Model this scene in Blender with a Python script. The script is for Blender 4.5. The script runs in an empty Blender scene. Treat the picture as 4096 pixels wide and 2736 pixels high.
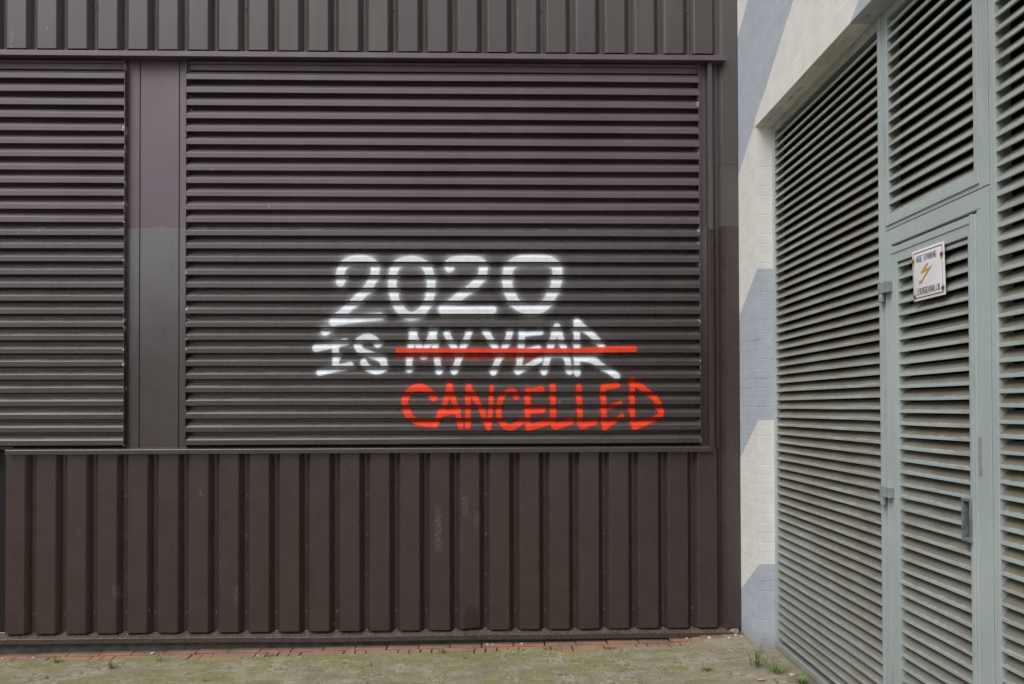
import bpy, bmesh, math, random
import numpy as np
from mathutils import Vector, Matrix, noise as mnoise
random.seed(7)
rng = np.random.default_rng(11)
C = bpy.context.scene.collection
R = math.radians
sc = bpy.context.scene

# ------------------------------------------------------------------ key measures (metres)
XR = 1.68            # painted face of the brick building (its wall runs along Y)
XL = 1.78            # front of the recessed grey louvre screen
PITCH = 0.0896       # brown louvre pitch
GP = 0.0538          # grey louvre pitch
RIB = 0.2052         # cladding rib pitch

def ground_z(x, y):
    t = min(max((x - 1.0) / 0.7, 0), 1)
    xx = min(max(x, -8), 1.7)
    return 0.012 + 0.0125 * xx + 0.03 * t * t * (3 - 2 * t)

# ------------------------------------------------------------------ object helpers
class MB:
    """collects shapes in world coordinates and links them as one mesh object"""
    def __init__(self):
        self.v, self.f, self.m = [], [], []
    def face(self, pts, m=0):
        n = len(self.v); self.v += [tuple(p) for p in pts]
        self.f.append(tuple(range(n, n + len(pts)))); self.m.append(m)
    def add(self, verts, faces, m=0):
        n = len(self.v); self.v += [tuple(p) for p in verts]
        for f in faces:
            self.f.append(tuple(i + n for i in f)); self.m.append(m)
    def box(self, lo, hi, b=0.0, m=0):
        bm = bmesh.new()
        bmesh.ops.create_cube(bm, size=1)
        for v in bm.verts:
            v.co = Vector([(lo[i] + hi[i]) / 2 + v.co[i] * (hi[i] - lo[i]) for i in range(3)])
        if b > 0:
            bmesh.ops.bevel(bm, geom=bm.edges[:], offset=b, segments=2, profile=0.5, affect='EDGES')
        bm.verts.index_update()
        self.add([v.co[:] for v in bm.verts], [[v.index for v in f.verts] for f in bm.faces], m)
        bm.free()
    def prism(self, prof, axis, a, b, m=0, caps=True, closed=True):
        """prof: 2D points in the plane of the other two axes (in x,y,z order)"""
        def P(p, t):
            q = list(p); q.insert(axis, t); return tuple(q)
        n = len(prof)
        vs = [P(p, a) for p in prof] + [P(p, b) for p in prof]
        fs = []
        for i in range(n if closed else n - 1):
            j = (i + 1) % n
            fs.append((i, j, n + j, n + i))
        if caps and closed:
            fs.append(tuple(range(n - 1, -1, -1))); fs.append(tuple(range(n, 2 * n)))
        self.add(vs, fs, m)
    def cyl(self, c, r, h, axis=2, n=16, m=0, r2=None):
        r2 = r if r2 is None else r2
        vs, fs = [], []
        for k, (rr, t) in enumerate(((r, 0), (r2, h))):
            for i in range(n):
                a = 2 * math.pi * i / n
                q = [rr * math.cos(a), rr * math.sin(a)]; q.insert(axis, t)
                vs.append(tuple(c[d] + q[d] for d in range(3)))
        for i in range(n):
            j = (i + 1) % n; fs.append((i, j, n + j, n + i))
        fs.append(tuple(range(n - 1, -1, -1))); fs.append(tuple(range(n, 2 * n)))
        self.add(vs, fs, m)
    def build(self, name, mats, parent=None, org=None, smooth=False, recalc=True):
        o0 = Vector(org) if org is not None else (Vector(parent['_org']) if parent is not None and '_org' in parent else Vector((0, 0, 0)))
        me = bpy.data.meshes.new(name)
        me.from_pydata([tuple(Vector(p) - o0) for p in self.v], [], self.f)
        if not isinstance(mats, (list, tuple)): mats = [mats]
        for m in mats: me.materials.append(m)
        me.polygons.foreach_set('material_index', self.m)
        if recalc:
            bm = bmesh.new(); bm.from_mesh(me)
            bmesh.ops.recalc_face_normals(bm, faces=bm.faces[:]); bm.to_mesh(me); bm.free()
        if smooth:
            me.polygons.foreach_set('use_smooth', [True] * len(me.polygons))
        o = bpy.data.objects.new(name, me); C.objects.link(o)
        if parent is not None:
            o.parent = parent
        else:
            o.location = o0
        return o

ORG = {}
def thing(name, loc, label, cat, group=None):
    o = bpy.data.objects.new(name, None); C.objects.link(o)
    o.empty_display_size = 0.1
    o.location = loc; o['label'] = label; o['category'] = cat
    if group: o['group'] = group
    ORG[o.name] = Vector(loc)
    return o
def part(mb, name, mats, root, parent=None, label=None, **k):
    o = mb.build(name, mats, org=ORG[root.name], **k)
    o.location = (0, 0, 0); o.parent = parent or root
    if label: o['label'] = label
    return o
def tag(o, label=None, cat=None, group=None, kind=None):
    if label: o['label'] = label
    if cat: o['category'] = cat
    if group: o['group'] = group
    if kind: o['kind'] = kind
    return o

# ------------------------------------------------------------------ node helpers
class NT:
    def __init__(self, name):
        self.mat = bpy.data.materials.new(name); self.mat.use_nodes = True
        self.t = self.mat.node_tree; self.t.nodes.clear()
        self.out = self.t.nodes.new('ShaderNodeOutputMaterial')
        self.b = self.t.nodes.new('ShaderNodeBsdfPrincipled')
        self.link(self.b.outputs[0], self.out.inputs[0])
        g = self.t.nodes.new('ShaderNodeNewGeometry')
        self.pos = g.outputs['Position']; self.nrm = g.outputs['True Normal']
        s = self.t.nodes.new('ShaderNodeSeparateXYZ'); self.link(self.pos, s.inputs[0])
        self.x, self.y, self.z = s.outputs
        s2 = self.t.nodes.new('ShaderNodeSeparateXYZ'); self.link(self.nrm, s2.inputs[0])
        self.nx, self.ny, self.nz = s2.outputs
    def link(self, a, b): self.t.links.new(a, b)
    def put(self, sock, v):
        if isinstance(v, (int, float)): sock.default_value = v
        elif isinstance(v, (tuple, list)):
            sock.default_value = (*v, 1.0) if len(v) == 3 and len(sock.default_value) == 4 else v
        else: self.link(v, sock)
    def math(self, op, a, b=0.0, c=0.0, clamp=False):
        n = self.t.nodes.new('ShaderNodeMath'); n.operation = op; n.use_clamp = clamp
        self.put(n.inputs[0], a); self.put(n.inputs[1], b); self.put(n.inputs[2], c)
        return n.outputs[0]
    def mul(self, a, b): return self.math('MULTIPLY', a, b)
    def add(self, a, b): return self.math('ADD', a, b)
    def sub(self, a, b): return self.math('SUBTRACT', a, b)
    def gt(self, a, b): return self.math('GREATER_THAN', a, b)
    def mx(self, a, b): return self.math('MAXIMUM', a, b)
    def ramp(self, v, a, b, lo=0.0, hi=1.0):
        n = self.t.nodes.new('ShaderNodeMapRange'); n.interpolation_type = 'SMOOTHSTEP'
        self.put(n.inputs[0], v); self.put(n.inputs[1], a); self.put(n.inputs[2], b)
        self.put(n.inputs[3], lo); self.put(n.inputs[4], hi)
        return n.outputs[0]
    def mix(self, f, a, b):
        n = self.t.nodes.new('ShaderNodeMix'); n.data_type = 'RGBA'
        self.put(n.inputs[0], f); self.put(n.inputs[6], a); self.put(n.inputs[7], b)
        return n.outputs[2]
    def vec(self, x, y, z):
        n = self.t.nodes.new('ShaderNodeCombineXYZ')
        self.put(n.inputs[0], x); self.put(n.inputs[1], y); self.put(n.inputs[2], z)
        return n.outputs[0]
    def scaled(self, s):
        n = self.t.nodes.new('ShaderNodeVectorMath'); n.operation = 'MULTIPLY'
        self.link(self.pos, n.inputs[0]); n.inputs[1].default_value = s
        return n.outputs[0]
    def noise(self, scale=5.0, detail=4.0, rough=0.55, vec=None, stretch=None, dist=0.0):
        n = self.t.nodes.new('ShaderNodeTexNoise')
        v = vec if vec is not None else (self.scaled(stretch) if stretch else self.pos)
        self.link(v, n.inputs['Vector'])
        n.inputs['Scale'].default_value = scale; n.inputs['Detail'].default_value = detail
        n.inputs['Roughness'].default_value = rough; n.inputs['Distortion'].default_value = dist
        return n.outputs[0]
    def voro(self, scale, stretch=None, rnd=1.0, vec=None):
        n = self.t.nodes.new('ShaderNodeTexVoronoi')
        v = vec if vec is not None else (self.scaled(stretch) if stretch else self.pos)
        self.link(v, n.inputs['Vector']); n.inputs['Scale'].default_value = scale
        n.inputs['Randomness'].default_value = rnd
        return n.outputs['Distance'], n.outputs['Color']
    def chan(self, col):
        n = self.t.nodes.new('ShaderNodeSeparateColor'); self.link(col, n.inputs[0]); return n.outputs[0]
    def bump(self, h, strength=0.3, dist=0.002, normal=None):
        n = self.t.nodes.new('ShaderNodeBump')
        n.inputs['Strength'].default_value = strength; n.inputs['Distance'].default_value = dist
        self.link(h, n.inputs['Height'])
        if normal is not None: self.link(normal, n.inputs['Normal'])
        return n.outputs[0]
    def specks(self, scale, size, keep, stretch=None):
        d, c = self.voro(scale, stretch)
        return self.mul(self.math('LESS_THAN', d, size), self.gt(self.chan(c), 1 - keep))
    def done(self, col, rough, normal=None, metallic=0.0, spec=0.5):
        self.put(self.b.inputs['Base Color'], col); self.put(self.b.inputs['Roughness'], rough)
        self.b.inputs['Metallic'].default_value = metallic
        self.b.inputs['Specular IOR Level'].default_value = spec
        if normal is not None: self.link(normal, self.b.inputs['Normal'])
        return self.mat

OLD = (0.098, 0.060, 0.086); OLD2 = (0.061, 0.047, 0.046); NEW = (0.047, 0.0312, 0.0300); NEWG = (0.048, 0.0350, 0.0365)

def brown_paint(name, ends=(), line=True, scuffs=(), old=OLD, dust=0.0, base_dirt=False, new_col=NEWG, gloss=.5, sky_sheen=.35, smudges=()):
    """old faded violet-brown coil coating, overpainted dark brown below about 2.86 m"""
    n = NT(name)
    big = n.noise(1.3, 3); fine = n.noise(38, 4, stretch=(1, 1, .35)); cloud = n.noise(6, 4, .6)
    # ragged, roller-stepped edge of the overpaint
    if line:
        d, c = n.voro(13, stretch=(1, 0, 0))
        step = n.mul(n.sub(n.chan(c), .5), .034)
        edge = n.add(n.sub(2.862, n.z), n.add(step, n.mul(n.sub(n.noise(60, 2), .5), .008)))
        new = n.ramp(edge, -.002, .002)
    else:
        new = 1.0 if old is None else 0.0
    o = old or OLD
    colA = n.mix(n.ramp(big, .3, .7), tuple(c * .93 for c in o), tuple(c * 1.06 for c in o))
    colA = n.mix(n.mul(n.ramp(n.noise(4, 4, stretch=(1, 1, .15)), .5, .75), .25), colA, (0.145, 0.135, 0.135))
    colB = n.mix(n.ramp(cloud, .3, .75), tuple(c * .95 for c in new_col), tuple(c * 1.07 for c in new_col))
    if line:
        # sky reflection painted in: overpaint paler and greyer towards its top
        sheen_mask = n.ramp(n.add(n.z, n.mul(n.sub(n.noise(3.2, 4, .6), .5), .55)), 1.85, 2.85)
        colB = n.mix(n.mul(sheen_mask, sky_sheen), colB, (0.140, 0.131, 0.145))
    col = n.mix(new, colA, colB)
    # dust lying on upward faces
    if dust:
        up = n.ramp(n.nz, .2, .6)
        amt = n.mul(n.mul(up, n.ramp(n.noise(9, 4), .25, .7, .55, 1)), n.math('SUBTRACT', dust, n.mul(new, dust * .45)))
        col = n.mix(amt, col, (0.088, 0.079, 0.067))
    # specks, runs and chips
    sp = n.mul(n.specks(9, .022, .4), n.ramp(n.noise(2.2, 2), .38, .52))
    dr = n.specks(5, .03, .22, stretch=(3.2, 3.2, .55))
    col = n.mix(n.mul(n.mx(sp, dr), .75), col, (0.55, 0.53, 0.48))
    scr = n.ramp(n.noise(55, 2, stretch=(1, 1, .06)), .70, .76)
    col = n.mix(n.mul(n.mul(scr, n.ramp(n.noise(1.7, 2), .52, .64)), .16), col, (0.30, 0.29, 0.28))
    for (x0, x1, z0, z1, a) in scuffs:
        cx, cz = (x0 + x1) / 2, (z0 + z1) / 2
        mx_ = n.ramp(n.math('ABSOLUTE', n.sub(n.add(n.x, n.mul(n.sub(n.noise(14, 3), .5), .05)), cx)), (x1 - x0) * .3, (x1 - x0) * .55, 1, 0)
        mz_ = n.ramp(n.math('ABSOLUTE', n.sub(n.add(n.z, n.mul(n.sub(n.noise(9, 3), .5), .10)), cz)), (z1 - z0) * .28, (z1 - z0) * .55, 1, 0)
        g = n.ramp(n.noise(130, 4, .7, stretch=(1, 1, .45)), .46, .72)
        col = n.mix(n.mul(n.mul(n.mul(mx_, mz_), g), a), col, (0.33, 0.34, 0.36))
    for (sx, sz, rx, rz) in smudges:
        dd = n.math('SQRT', n.add(n.math('POWER', n.mul(n.sub(n.x, sx), 1 / rx), 2.0), n.math('POWER', n.mul(n.math('MAXIMUM', n.sub(n.z, sz), 0.0), 1 / rz), 2.0)))
        dd = n.add(dd, n.mul(n.sub(n.noise(12, 4), .5), .35))
        col = n.mix(n.ramp(dd, .85, 1.02, .6, 0), col, (0.024, 0.018, 0.017))
    for ex in ends:
        m_ = n.ramp(n.math('ABSOLUTE', n.sub(n.x, ex)), .004, .035, 1, 0)
        ch = n.mul(n.ramp(n.add(n.noise(26, 4, .7), n.mul(m_, .16)), .70, .75), n.ramp(n.noise(7, 2), .46, .58))
        col = n.mix(n.mul(n.mul(m_, ch), .8), col, (0.55, 0.54, 0.52))
    if base_dirt:
        low = n.ramp(n.add(n.z, n.mul(n.sub(n.noise(18, 4, .65), .5), .05)), .035, .095, 1, 0)
        up = n.ramp(n.nz, .25, .7)
        gr = n.ramp(n.noise(90, 4, .7), .42, .66)
        col = n.mix(n.mul(n.mx(n.mul(low, .35), n.mul(up, .75)), gr), col, (0.20, 0.17, 0.12))
    rA = n.ramp(big, .3, .7, .42, .56); rB = n.ramp(cloud, .3, .7, .25, .34)
    n2 = n.t.nodes.new('ShaderNodeMix'); n2.data_type = 'FLOAT'
    n.put(n2.inputs[0], new); n.put(n2.inputs[2], rA); n.put(n2.inputs[3], rB)
    # brushed paint texture on the overpaint, slight oil-canning everywhere
    br = n.mul(n.noise(150, 3, .6, stretch=(1, 1, 1.7)), new) if line else n.mul(fine, .3 if old else .6)
    h = n.add(n.mul(br, .55), n.mul(fine, .12))
    nm = n.bump(h, .45, .0016)
    nm = n.bump(n.noise(2.6, 2, stretch=(1, 1, .5)), .35, .012, nm)
    n.b.inputs['IOR'].default_value = 1.5 + .4 * gloss
    return n.done(col, n2.outputs[0], nm, spec=.5)

M = {}
M['louvre_brown'] = brown_paint('louvre_brown', ends=(-2.129, 1.406, -2.548), dust=.95)
M['brown'] = brown_paint('brown_sheet_paint', dust=.5, sky_sheen=.9)
M['corner_brown'] = brown_paint('corner_flashing_paint', gloss=.3, sky_sheen=0.0, new_col=NEW, old=(0.070, 0.057, 0.055), dust=.3)
M['upper_brown'] = brown_paint('upper_cladding_paint', line=False, old=OLD2, dust=.3, gloss=.2, scuffs=((-3.316, -3.304, 4.07, 4.21, 1.0), (-3.308, -3.300, 4.14, 4.22, 1.0)))
M['lower_brown'] = brown_paint('lower_cladding_paint', line=False, old=None, dust=.3, base_dirt=True, new_col=NEW, gloss=.3, smudges=((-.185, .20, .052, .06),),
    scuffs=((-.435, -.385, .62, .98, .6), (-.245, -.20, .84, 1.03, .5), (-.17, -.115, .80, .90, .4), (-2.62, -2.56, .33, .42, .4), (-2.032, -2.014, 1.024, 1.058, 1.4), (-2.86, -2.83, .74, .79, .35), (-1.80, -1.77, .30, .42, .45)))
def simple(name, col, rough, var=.12, scale=30, bump=0.0, metallic=0.0, spec=.5, dist=.002):
    n = NT(name); f = n.noise(scale, 5, .6)
    c = n.mix(n.ramp(f, .25, .75), tuple(x * (1 - var) for x in col), tuple(min(1, x * (1 + var)) for x in col))
    return n.done(c, rough, n.bump(f, bump, dist) if bump else None, metallic, spec)
M['dark'] = simple('interior_shade', (0.010, 0.009, 0.009), .9, spec=.1)
M['seam'] = simple('gap_shade_dark', (0.018, 0.016, 0.016), .7, spec=.2)
M['plinth'] = simple('plinth_concrete', (0.075, 0.078, 0.066), .9, .45, 14, .6, dist=.006)
M['mortar'] = simple('crumbling_mortar', (0.24, 0.19, 0.13), .95, .5, 60, .8, dist=.006)
M['screw'] = simple('screw_brown', (0.115, 0.105, 0.105), .24, .2, 60)
M['body'] = simple('rendered_wall', (0.10, 0.09, 0.09), .8)

# graffiti: sprayed film, opacity carried by the 'spray' attribute
def spray(name, col, rough):
    n = NT(name)
    at = n.t.nodes.new('ShaderNodeAttribute'); at.attribute_name = 'spray'
    gr = n.noise(420, 2, .6)
    a = n.math('MULTIPLY', at.outputs['Fac'], 1.0)
    soft = n.mul(n.mul(a, n.sub(1.0, a)), 1.5)
    a = n.math('ADD', a, n.mul(n.mul(n.sub(gr, .5), soft), 2.2), clamp=True)
    c = n.mix(n.ramp(n.noise(11, 3), .3, .7), tuple(x * .93 for x in col), col)
    n.done(c, rough, n.bump(n.noise(200, 3), .12, .001))
    a = n.mul(a, n.mul(n.ramp(n.noise(17, 3, stretch=(1, .3, 1)), .3, .65, .90, 1.0), n.ramp(n.noise(95, 3, .65), .25, .5, .86, 1.0)))
    n.put(n.b.inputs['Alpha'], a)
    return n.mat
M['white_spray'] = spray('white_spray', (0.88, 0.92, 0.98), .5)
M['red_spray'] = spray('red_spray', (0.95, 0.055, 0.013), .42)

# grey-green louvre paint with road dirt and painted-in shade on the blades
def grey_paint(name, blades):
    n = NT(name)
    big = n.noise(2.1, 4); st = n.noise(7, 4, stretch=(1, 1, .18)); fine = n.noise(45, 4)
    col = n.mix(n.ramp(big, .3, .7), (0.345, 0.400, 0.402), (0.390, 0.446, 0.448))
    col = n.mix(n.mul(n.ramp(st, .52, .75), .45), col, (0.27, 0.29, 0.27))
    col = n.mix(n.mul(n.ramp(n.noise(3.1, 4), .55, .75), .35), col, (0.40, 0.39, 0.33))
    low = n.ramp(n.add(n.z, n.mul(n.noise(5, 3), .5)), .2, 1.25, .45, 0)
    col = n.mix(low, col, (0.235, 0.235, 0.225))
    foot = n.ramp(n.add(n.z, n.mul(n.noise(9, 3), .04)), .10, .155, .8, 0)
    col = n.mix(foot, col, (0.175, 0.160, 0.140))
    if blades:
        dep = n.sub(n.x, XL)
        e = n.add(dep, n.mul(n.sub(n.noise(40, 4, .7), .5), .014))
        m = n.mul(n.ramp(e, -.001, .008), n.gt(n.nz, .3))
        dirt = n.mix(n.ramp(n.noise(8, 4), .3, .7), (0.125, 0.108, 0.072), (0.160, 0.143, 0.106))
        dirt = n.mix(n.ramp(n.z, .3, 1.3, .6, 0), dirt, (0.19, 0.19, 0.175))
        shade = n.ramp(e, .016, .026)  # shade under the slat above, painted darker towards the back
        dirt = n.mix(n.mul(shade, .5), dirt, (0.065, 0.058, 0.045))
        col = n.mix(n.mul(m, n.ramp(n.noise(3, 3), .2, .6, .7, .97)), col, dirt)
        lipd = n.mul(n.sub(1.0, n.gt(n.nz, .3)), n.ramp(n.add(n.noise(4, 4, .65), n.ramp(n.y, -1.6, -1.5, 0, .14)),   .46, .70, 0, .6))
        col = n.mix(lipd, col, (0.27, 0.25, 0.20))
        sm = n.ramp(n.noise(13, 5, .75, stretch=(1, .5, 1)), .62, .70)
        col = n.mix(n.mul(n.mul(sm, m), .35), col, (0.12, 0.11, 0.10))
        drop = n.mul(n.specks(7, .05, .18), n.gt(n.nz, .3))
        col = n.mix(n.mul(drop, .6), col, (0.52, 0.48, 0.37))
    chips = n.specks(11, .03, .14)
    col = n.mix(n.mul(chips, .4), col, (0.17, 0.15, 0.12))
    if not blades:
        # rain streaks, handling marks and small rusty fixings on the frames
        rs = n.mul(n.ramp(n.noise(16, 4, .7, stretch=(1, 1, .10)), .56, .70), n.ramp(n.noise(2.6, 3), .44, .60))
        col = n.mix(n.mul(rs, .45), col, (0.17, 0.165, 0.145))
        rv = n.specks(6.5, .035, .35)
        col = n.mix(n.mul(rv, .75), col, (0.085, 0.065, 0.05))
    return n.done(col, n.ramp(big, .3, .7, .5, .65), n.bump(n.add(n.mul(fine, .3), big), .2, .002), spec=.4)
M['grey_frame'] = grey_paint('grey_frame_paint', False)
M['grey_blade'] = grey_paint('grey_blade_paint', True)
M['hinge_grey'] = simple('hinge_paint', (0.235, 0.275, 0.278), .5, .25, 40, .2)
M['bare_steel'] = simple('worn_lock_plate', (0.275, 0.275, 0.262), .55, .15, 40)
M['handle_grey'] = simple('handle_paint', (0.155, 0.168, 0.172), .5, .35, 45, .2)

# painted brickwork with slanting pale-blue and cream bands
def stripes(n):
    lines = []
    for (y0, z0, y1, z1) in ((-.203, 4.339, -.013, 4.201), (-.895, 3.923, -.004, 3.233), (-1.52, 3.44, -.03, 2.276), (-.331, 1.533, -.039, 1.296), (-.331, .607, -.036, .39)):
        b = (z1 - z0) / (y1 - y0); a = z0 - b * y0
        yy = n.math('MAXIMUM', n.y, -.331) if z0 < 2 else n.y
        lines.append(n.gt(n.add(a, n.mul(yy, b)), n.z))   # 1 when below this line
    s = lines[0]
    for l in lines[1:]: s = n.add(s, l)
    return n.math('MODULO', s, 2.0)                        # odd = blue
def painted(name, brick):
    n = NT(name)
    blue = n.ramp(stripes(n), .4, .6)
    g = n.noise(9, 5, .6); f = n.noise(70, 4, .65)
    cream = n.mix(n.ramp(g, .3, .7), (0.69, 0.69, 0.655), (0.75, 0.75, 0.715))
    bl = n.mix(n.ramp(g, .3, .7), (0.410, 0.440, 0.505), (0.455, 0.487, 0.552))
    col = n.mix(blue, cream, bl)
    # damp, grimy foot
    ft = n.ramp(n.add(n.z, n.mul(n.sub(n.noise(11, 4, .7), .5), .12)), .06, .19, 1, 0)
    col = n.mix(n.mul(ft, .45), col, (0.20, 0.195, 0.17))
    h = n.mul(f, .25)
    if brick:
        t = n.t.nodes.new('ShaderNodeTexBrick'); t.offset = .5
        wob = n.mul(n.sub(n.noise(7, 3), .5), .008)
        n.link(n.vec(n.add(n.add(n.x, n.y), wob), n.add(n.z, n.mul(n.sub(n.noise(6, 3), .5), .008)), 0), t.inputs['Vector'])
        t.inputs['Scale'].default_value = 1.0; t.inputs['Brick Width'].default_value = .213
        t.inputs['Row Height'].default_value = .0622; t.inputs['Mortar Size'].default_value = .0048
        t.inputs['Mortar Smooth'].default_value = .6; t.inputs['Bias'].default_value = 0
        mort = t.outputs['Fac']
        # hairline gaps the paint did not bridge
        crack = n.mul(n.ramp(mort, .55, .95), n.ramp(n.noise(8, 4, .7, stretch=(1, 1, 2)), .56, .63))
        col = n.mix(n.mul(crack, n.add(.22, n.mul(blue, .38))), col, (0.14, 0.135, 0.13))
        col = n.mix(n.mul(n.ramp(mort, .2, .9), .04), col, (0.75, 0.76, 0.76))
        blk = n.mul(n.chan(t.outputs['Color']), .0)
        h = n.add(n.add(h, n.sub(1.0, n.mul(mort, .9))), n.mul(n.noise(16, 3), .5))
        nm = n.bump(h, .30, .0032)
    else:
        und = n.gt(n.mul(n.nz, -1), .5)
        line = n.ramp(n.math('ABSOLUTE', n.sub(n.add(n.x, n.mul(n.sub(n.noise(5, 3), .5), .03)), XR + .045)), .002, .014, 1, 0)
        dirt = n.mul(und, n.mx(n.mul(line, n.ramp(n.noise(16, 4, .7), .48, .62)), n.mul(n.ramp(n.noise(5, 4), .4, .7), .35)))
        col = n.mix(n.mul(dirt, .8), col, (0.135, 0.11, 0.065))
        nm = n.bump(n.add(h, g), .25, .003)
    return n.done(col, n.ramp(g, .3, .7, .55, .7), nm, spec=.4)
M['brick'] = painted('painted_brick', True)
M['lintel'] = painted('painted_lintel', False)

# ground
def ground_mat():
    n = NT('mossy_paving')
    a = n.noise(2.3, 5, .62); b = n.noise(8.5, 5, .65); g = n.noise(210, 3, .7); g2 = n.noise(75, 4, .7)
    t = n.t.nodes.new('ShaderNodeTexBrick'); t.offset = .5
    n.link(n.vec(n.add(n.x, n.mul(n.sub(n.noise(3, 3), .5), .016)), n.add(n.y, n.mul(n.sub(n.noise(4, 3), .5), .012)), 0), t.inputs['Vector'])
    t.inputs['Scale'].default_value = 1; t.inputs['Brick Width'].default_value = .212; t.inputs['Row Height'].default_value = .072
    t.inputs['Mortar Size'].default_value = .0075; t.inputs['Mortar Smooth'].default_value = .5
    t.inputs['Color1'].default_value = (0, 0, 0, 1); t.inputs['Color2'].default_value = (1, 1, 1, 1)
    j = t.outputs['Fac']; bc = n.chan(t.outputs['Color'])
    sand = n.mix(n.ramp(g, .3, .7), (0.215, 0.190, 0.130), (0.325, 0.292, 0.215))
    stone = n.mix(n.ramp(g2, .3, .7), (0.185, 0.165, 0.112), (0.240, 0.215, 0.150))
    moss = n.mix(n.ramp(g2, .3, .7), (0.168, 0.164, 0.062), (0.240, 0.230, 0.098))
    col = n.mix(n.ramp(n.add(b, n.mul(n.sub(a, .5), .8)), .44, .58), stone, sand)
    right = n.ramp(n.x, .5, 1.5, .0, .22)
    mm = n.ramp(n.add(n.add(n.sub(a, right), n.mul(n.sub(b, .5), .5)), n.mul(n.sub(bc, .5), .30)), .40, .56)
    near = n.ramp(n.add(n.y, n.mul(n.sub(n.noise(9, 3), .5), .16)), -.42, -.20)
    mm = n.mx(n.mul(mm, .95), n.mul(near, n.sub(.8, n.mul(right, 2.6))))
    col = n.mix(mm, col, moss)
    gritty = n.mul(n.ramp(n.noise(6, 4), .5, .64), n.ramp(n.noise(320, 2, .7), .48, .56))
    col = n.mix(n.mul(gritty, .75), col, (0.40, 0.365, 0.28))
    # coarse pale grit lying in patches, and weathered tint per stone
    gd, gc = n.voro(62, stretch=(1, .6, 1)); gr_ = n.chan(gc)
    patch = n.ramp(n.add(n.noise(3.4, 4, .65), n.mul(n.sub(b, .5), .3)), .48, .62)
    col = n.mix(n.mul(patch, n.ramp(gr_, .45, .65, 0, .5)), col, (0.42, 0.385, 0.30))
    col = n.mix(n.mul(n.mx(patch, .25), n.ramp(gr_, .16, .08, 0, .75)), col, (0.085, 0.085, 0.05))
    col = n.mix(n.mul(n.ramp(bc, .55, .9), .35), col, (0.20, 0.165, 0.12))
    col = n.mix(n.mul(n.ramp(bc, .35, .1), .25), col, (0.30, 0.29, 0.235))
    jm = n.mul(n.ramp(j, .3, .9), n.ramp(n.noise(12, 4, .7), .45, .62))
    col = n.mix(n.mul(jm, .5), col, (0.085, 0.095, 0.045))
    sp = n.specks(55, .16, .12)
    col = n.mix(n.mul(sp, .7), col, (0.05, 0.05, 0.035))
    sw = n.specks(47, .13, .07)
    col = n.mix(n.mul(sw, .7), col, (0.55, 0.52, 0.46))
    h = n.add(n.add(n.mul(g, .35), n.mul(g2, .5)), n.sub(n.mul(b, .8), n.mul(j, .22)))
    return n.done(col, .95, n.bump(h, .8, .010), spec=.15)
M['ground'] = ground_mat()
def clinker():
    n = NT('red_clinker'); f = n.noise(45, 5, .65); a = n.noise(4.5, 3)
    d, c = n.voro(6.3, stretch=(1, 1, 0))
    col = n.mix(n.chan(c), (0.215, 0.120, 0.092), (0.265, 0.168, 0.130))
    col = n.mix(n.ramp(a, .45, .65), col, (0.33, 0.165, 0.115))
    ms = n.ramp(n.add(n.y, n.mul(n.sub(n.noise(13, 4, .7), .5), .17)), -.10, -.20, 0, 1)
    col = n.mix(n.mul(ms, .75), col, (0.235, 0.210, 0.095))
    col = n.mix(n.mul(n.ramp(f, .48, .72), .6), col, (0.27, 0.225, 0.165))
    shade = n.ramp(n.add(n.y, n.mul(n.sub(n.noise(20, 3), .5), .03)), -.075, -.035, 0, .65)  # painted shade below the base rail, darkest by the wall
    col = n.mix(shade, col, (0.10, 0.062, 0.043))
    return n.done(col, .9, n.bump(f, .5, .004), spec=.2)
M['clinker'] = clinker()
M['soil'] = simple('joint_soil', (0.040, 0.034, 0.024), .95, .3, 50, .5)
M['pebble'] = simple('pale_stone', (0.46, 0.42, 0.36), .85, .2, 60, .3)
M['grain'] = simple('sand_grain', (0.36, 0.33, 0.265), .9, .45, 25)
M['leaf'] = simple('dry_leaf', (0.40, 0.24, 0.085), .8, .3, 40)
def grass_mat():
    n = NT('grass_blade'); f = n.noise(26, 3)
    c = n.mix(n.ramp(f, .3, .7), (0.075, 0.145, 0.028), (0.175, 0.255, 0.055))
    c = n.mix(n.ramp(n.noise(9, 3), .56, .66), c, (0.27, 0.23, 0.09))
    return n.done(c, .6, spec=.3)
M['grass'] = grass_mat()

# sign enamel
def enamel():
    n = NT('white_enamel'); f = n.noise(40, 5, .65)
    col = n.mix(n.ramp(n.noise(9, 4), .4, .7), (0.76, 0.745, 0.79), (0.72, 0.70, 0.72))
    for (y, z) in ((-1.849, 2.233), (-2.033, 2.225), (-1.856, 2.083), (-2.039, 2.091)):
        n2 = n.t.nodes.new('ShaderNodeVectorMath'); n2.operation = 'DISTANCE'
        n.link(n.vec(0, n.y, n.mul(n.add(n.z, n.mul(n.math('MINIMUM', n.sub(n.z, z), 0), -.45)), 1)), n2.inputs[0])
        n2.inputs[1].default_value = (0, y, z)
        d = n.add(n2.outputs['Value'], n.mul(n.sub(f, .5), .010))
        col = n.mix(n.ramp(d, .006, .016, .75, 0), col, (0.42, 0.23, 0.06))
        col = n.mix(n.ramp(d, .003, .008, .95, 0), col, (0.055, 0.028, 0.013))
    return n.done(col, .28, n.bump(f, .05, .001))
M['enamel'] = enamel()
M['black'] = simple('black_enamel', (0.022, 0.022, 0.028), .4)
M['ochre'] = simple('ochre_enamel', (0.47, 0.31, 0.075), .4, .12, 50)
M['rust'] = simple('rusty_screw', (0.07, 0.035, 0.016), .85, .4, 90)

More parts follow.
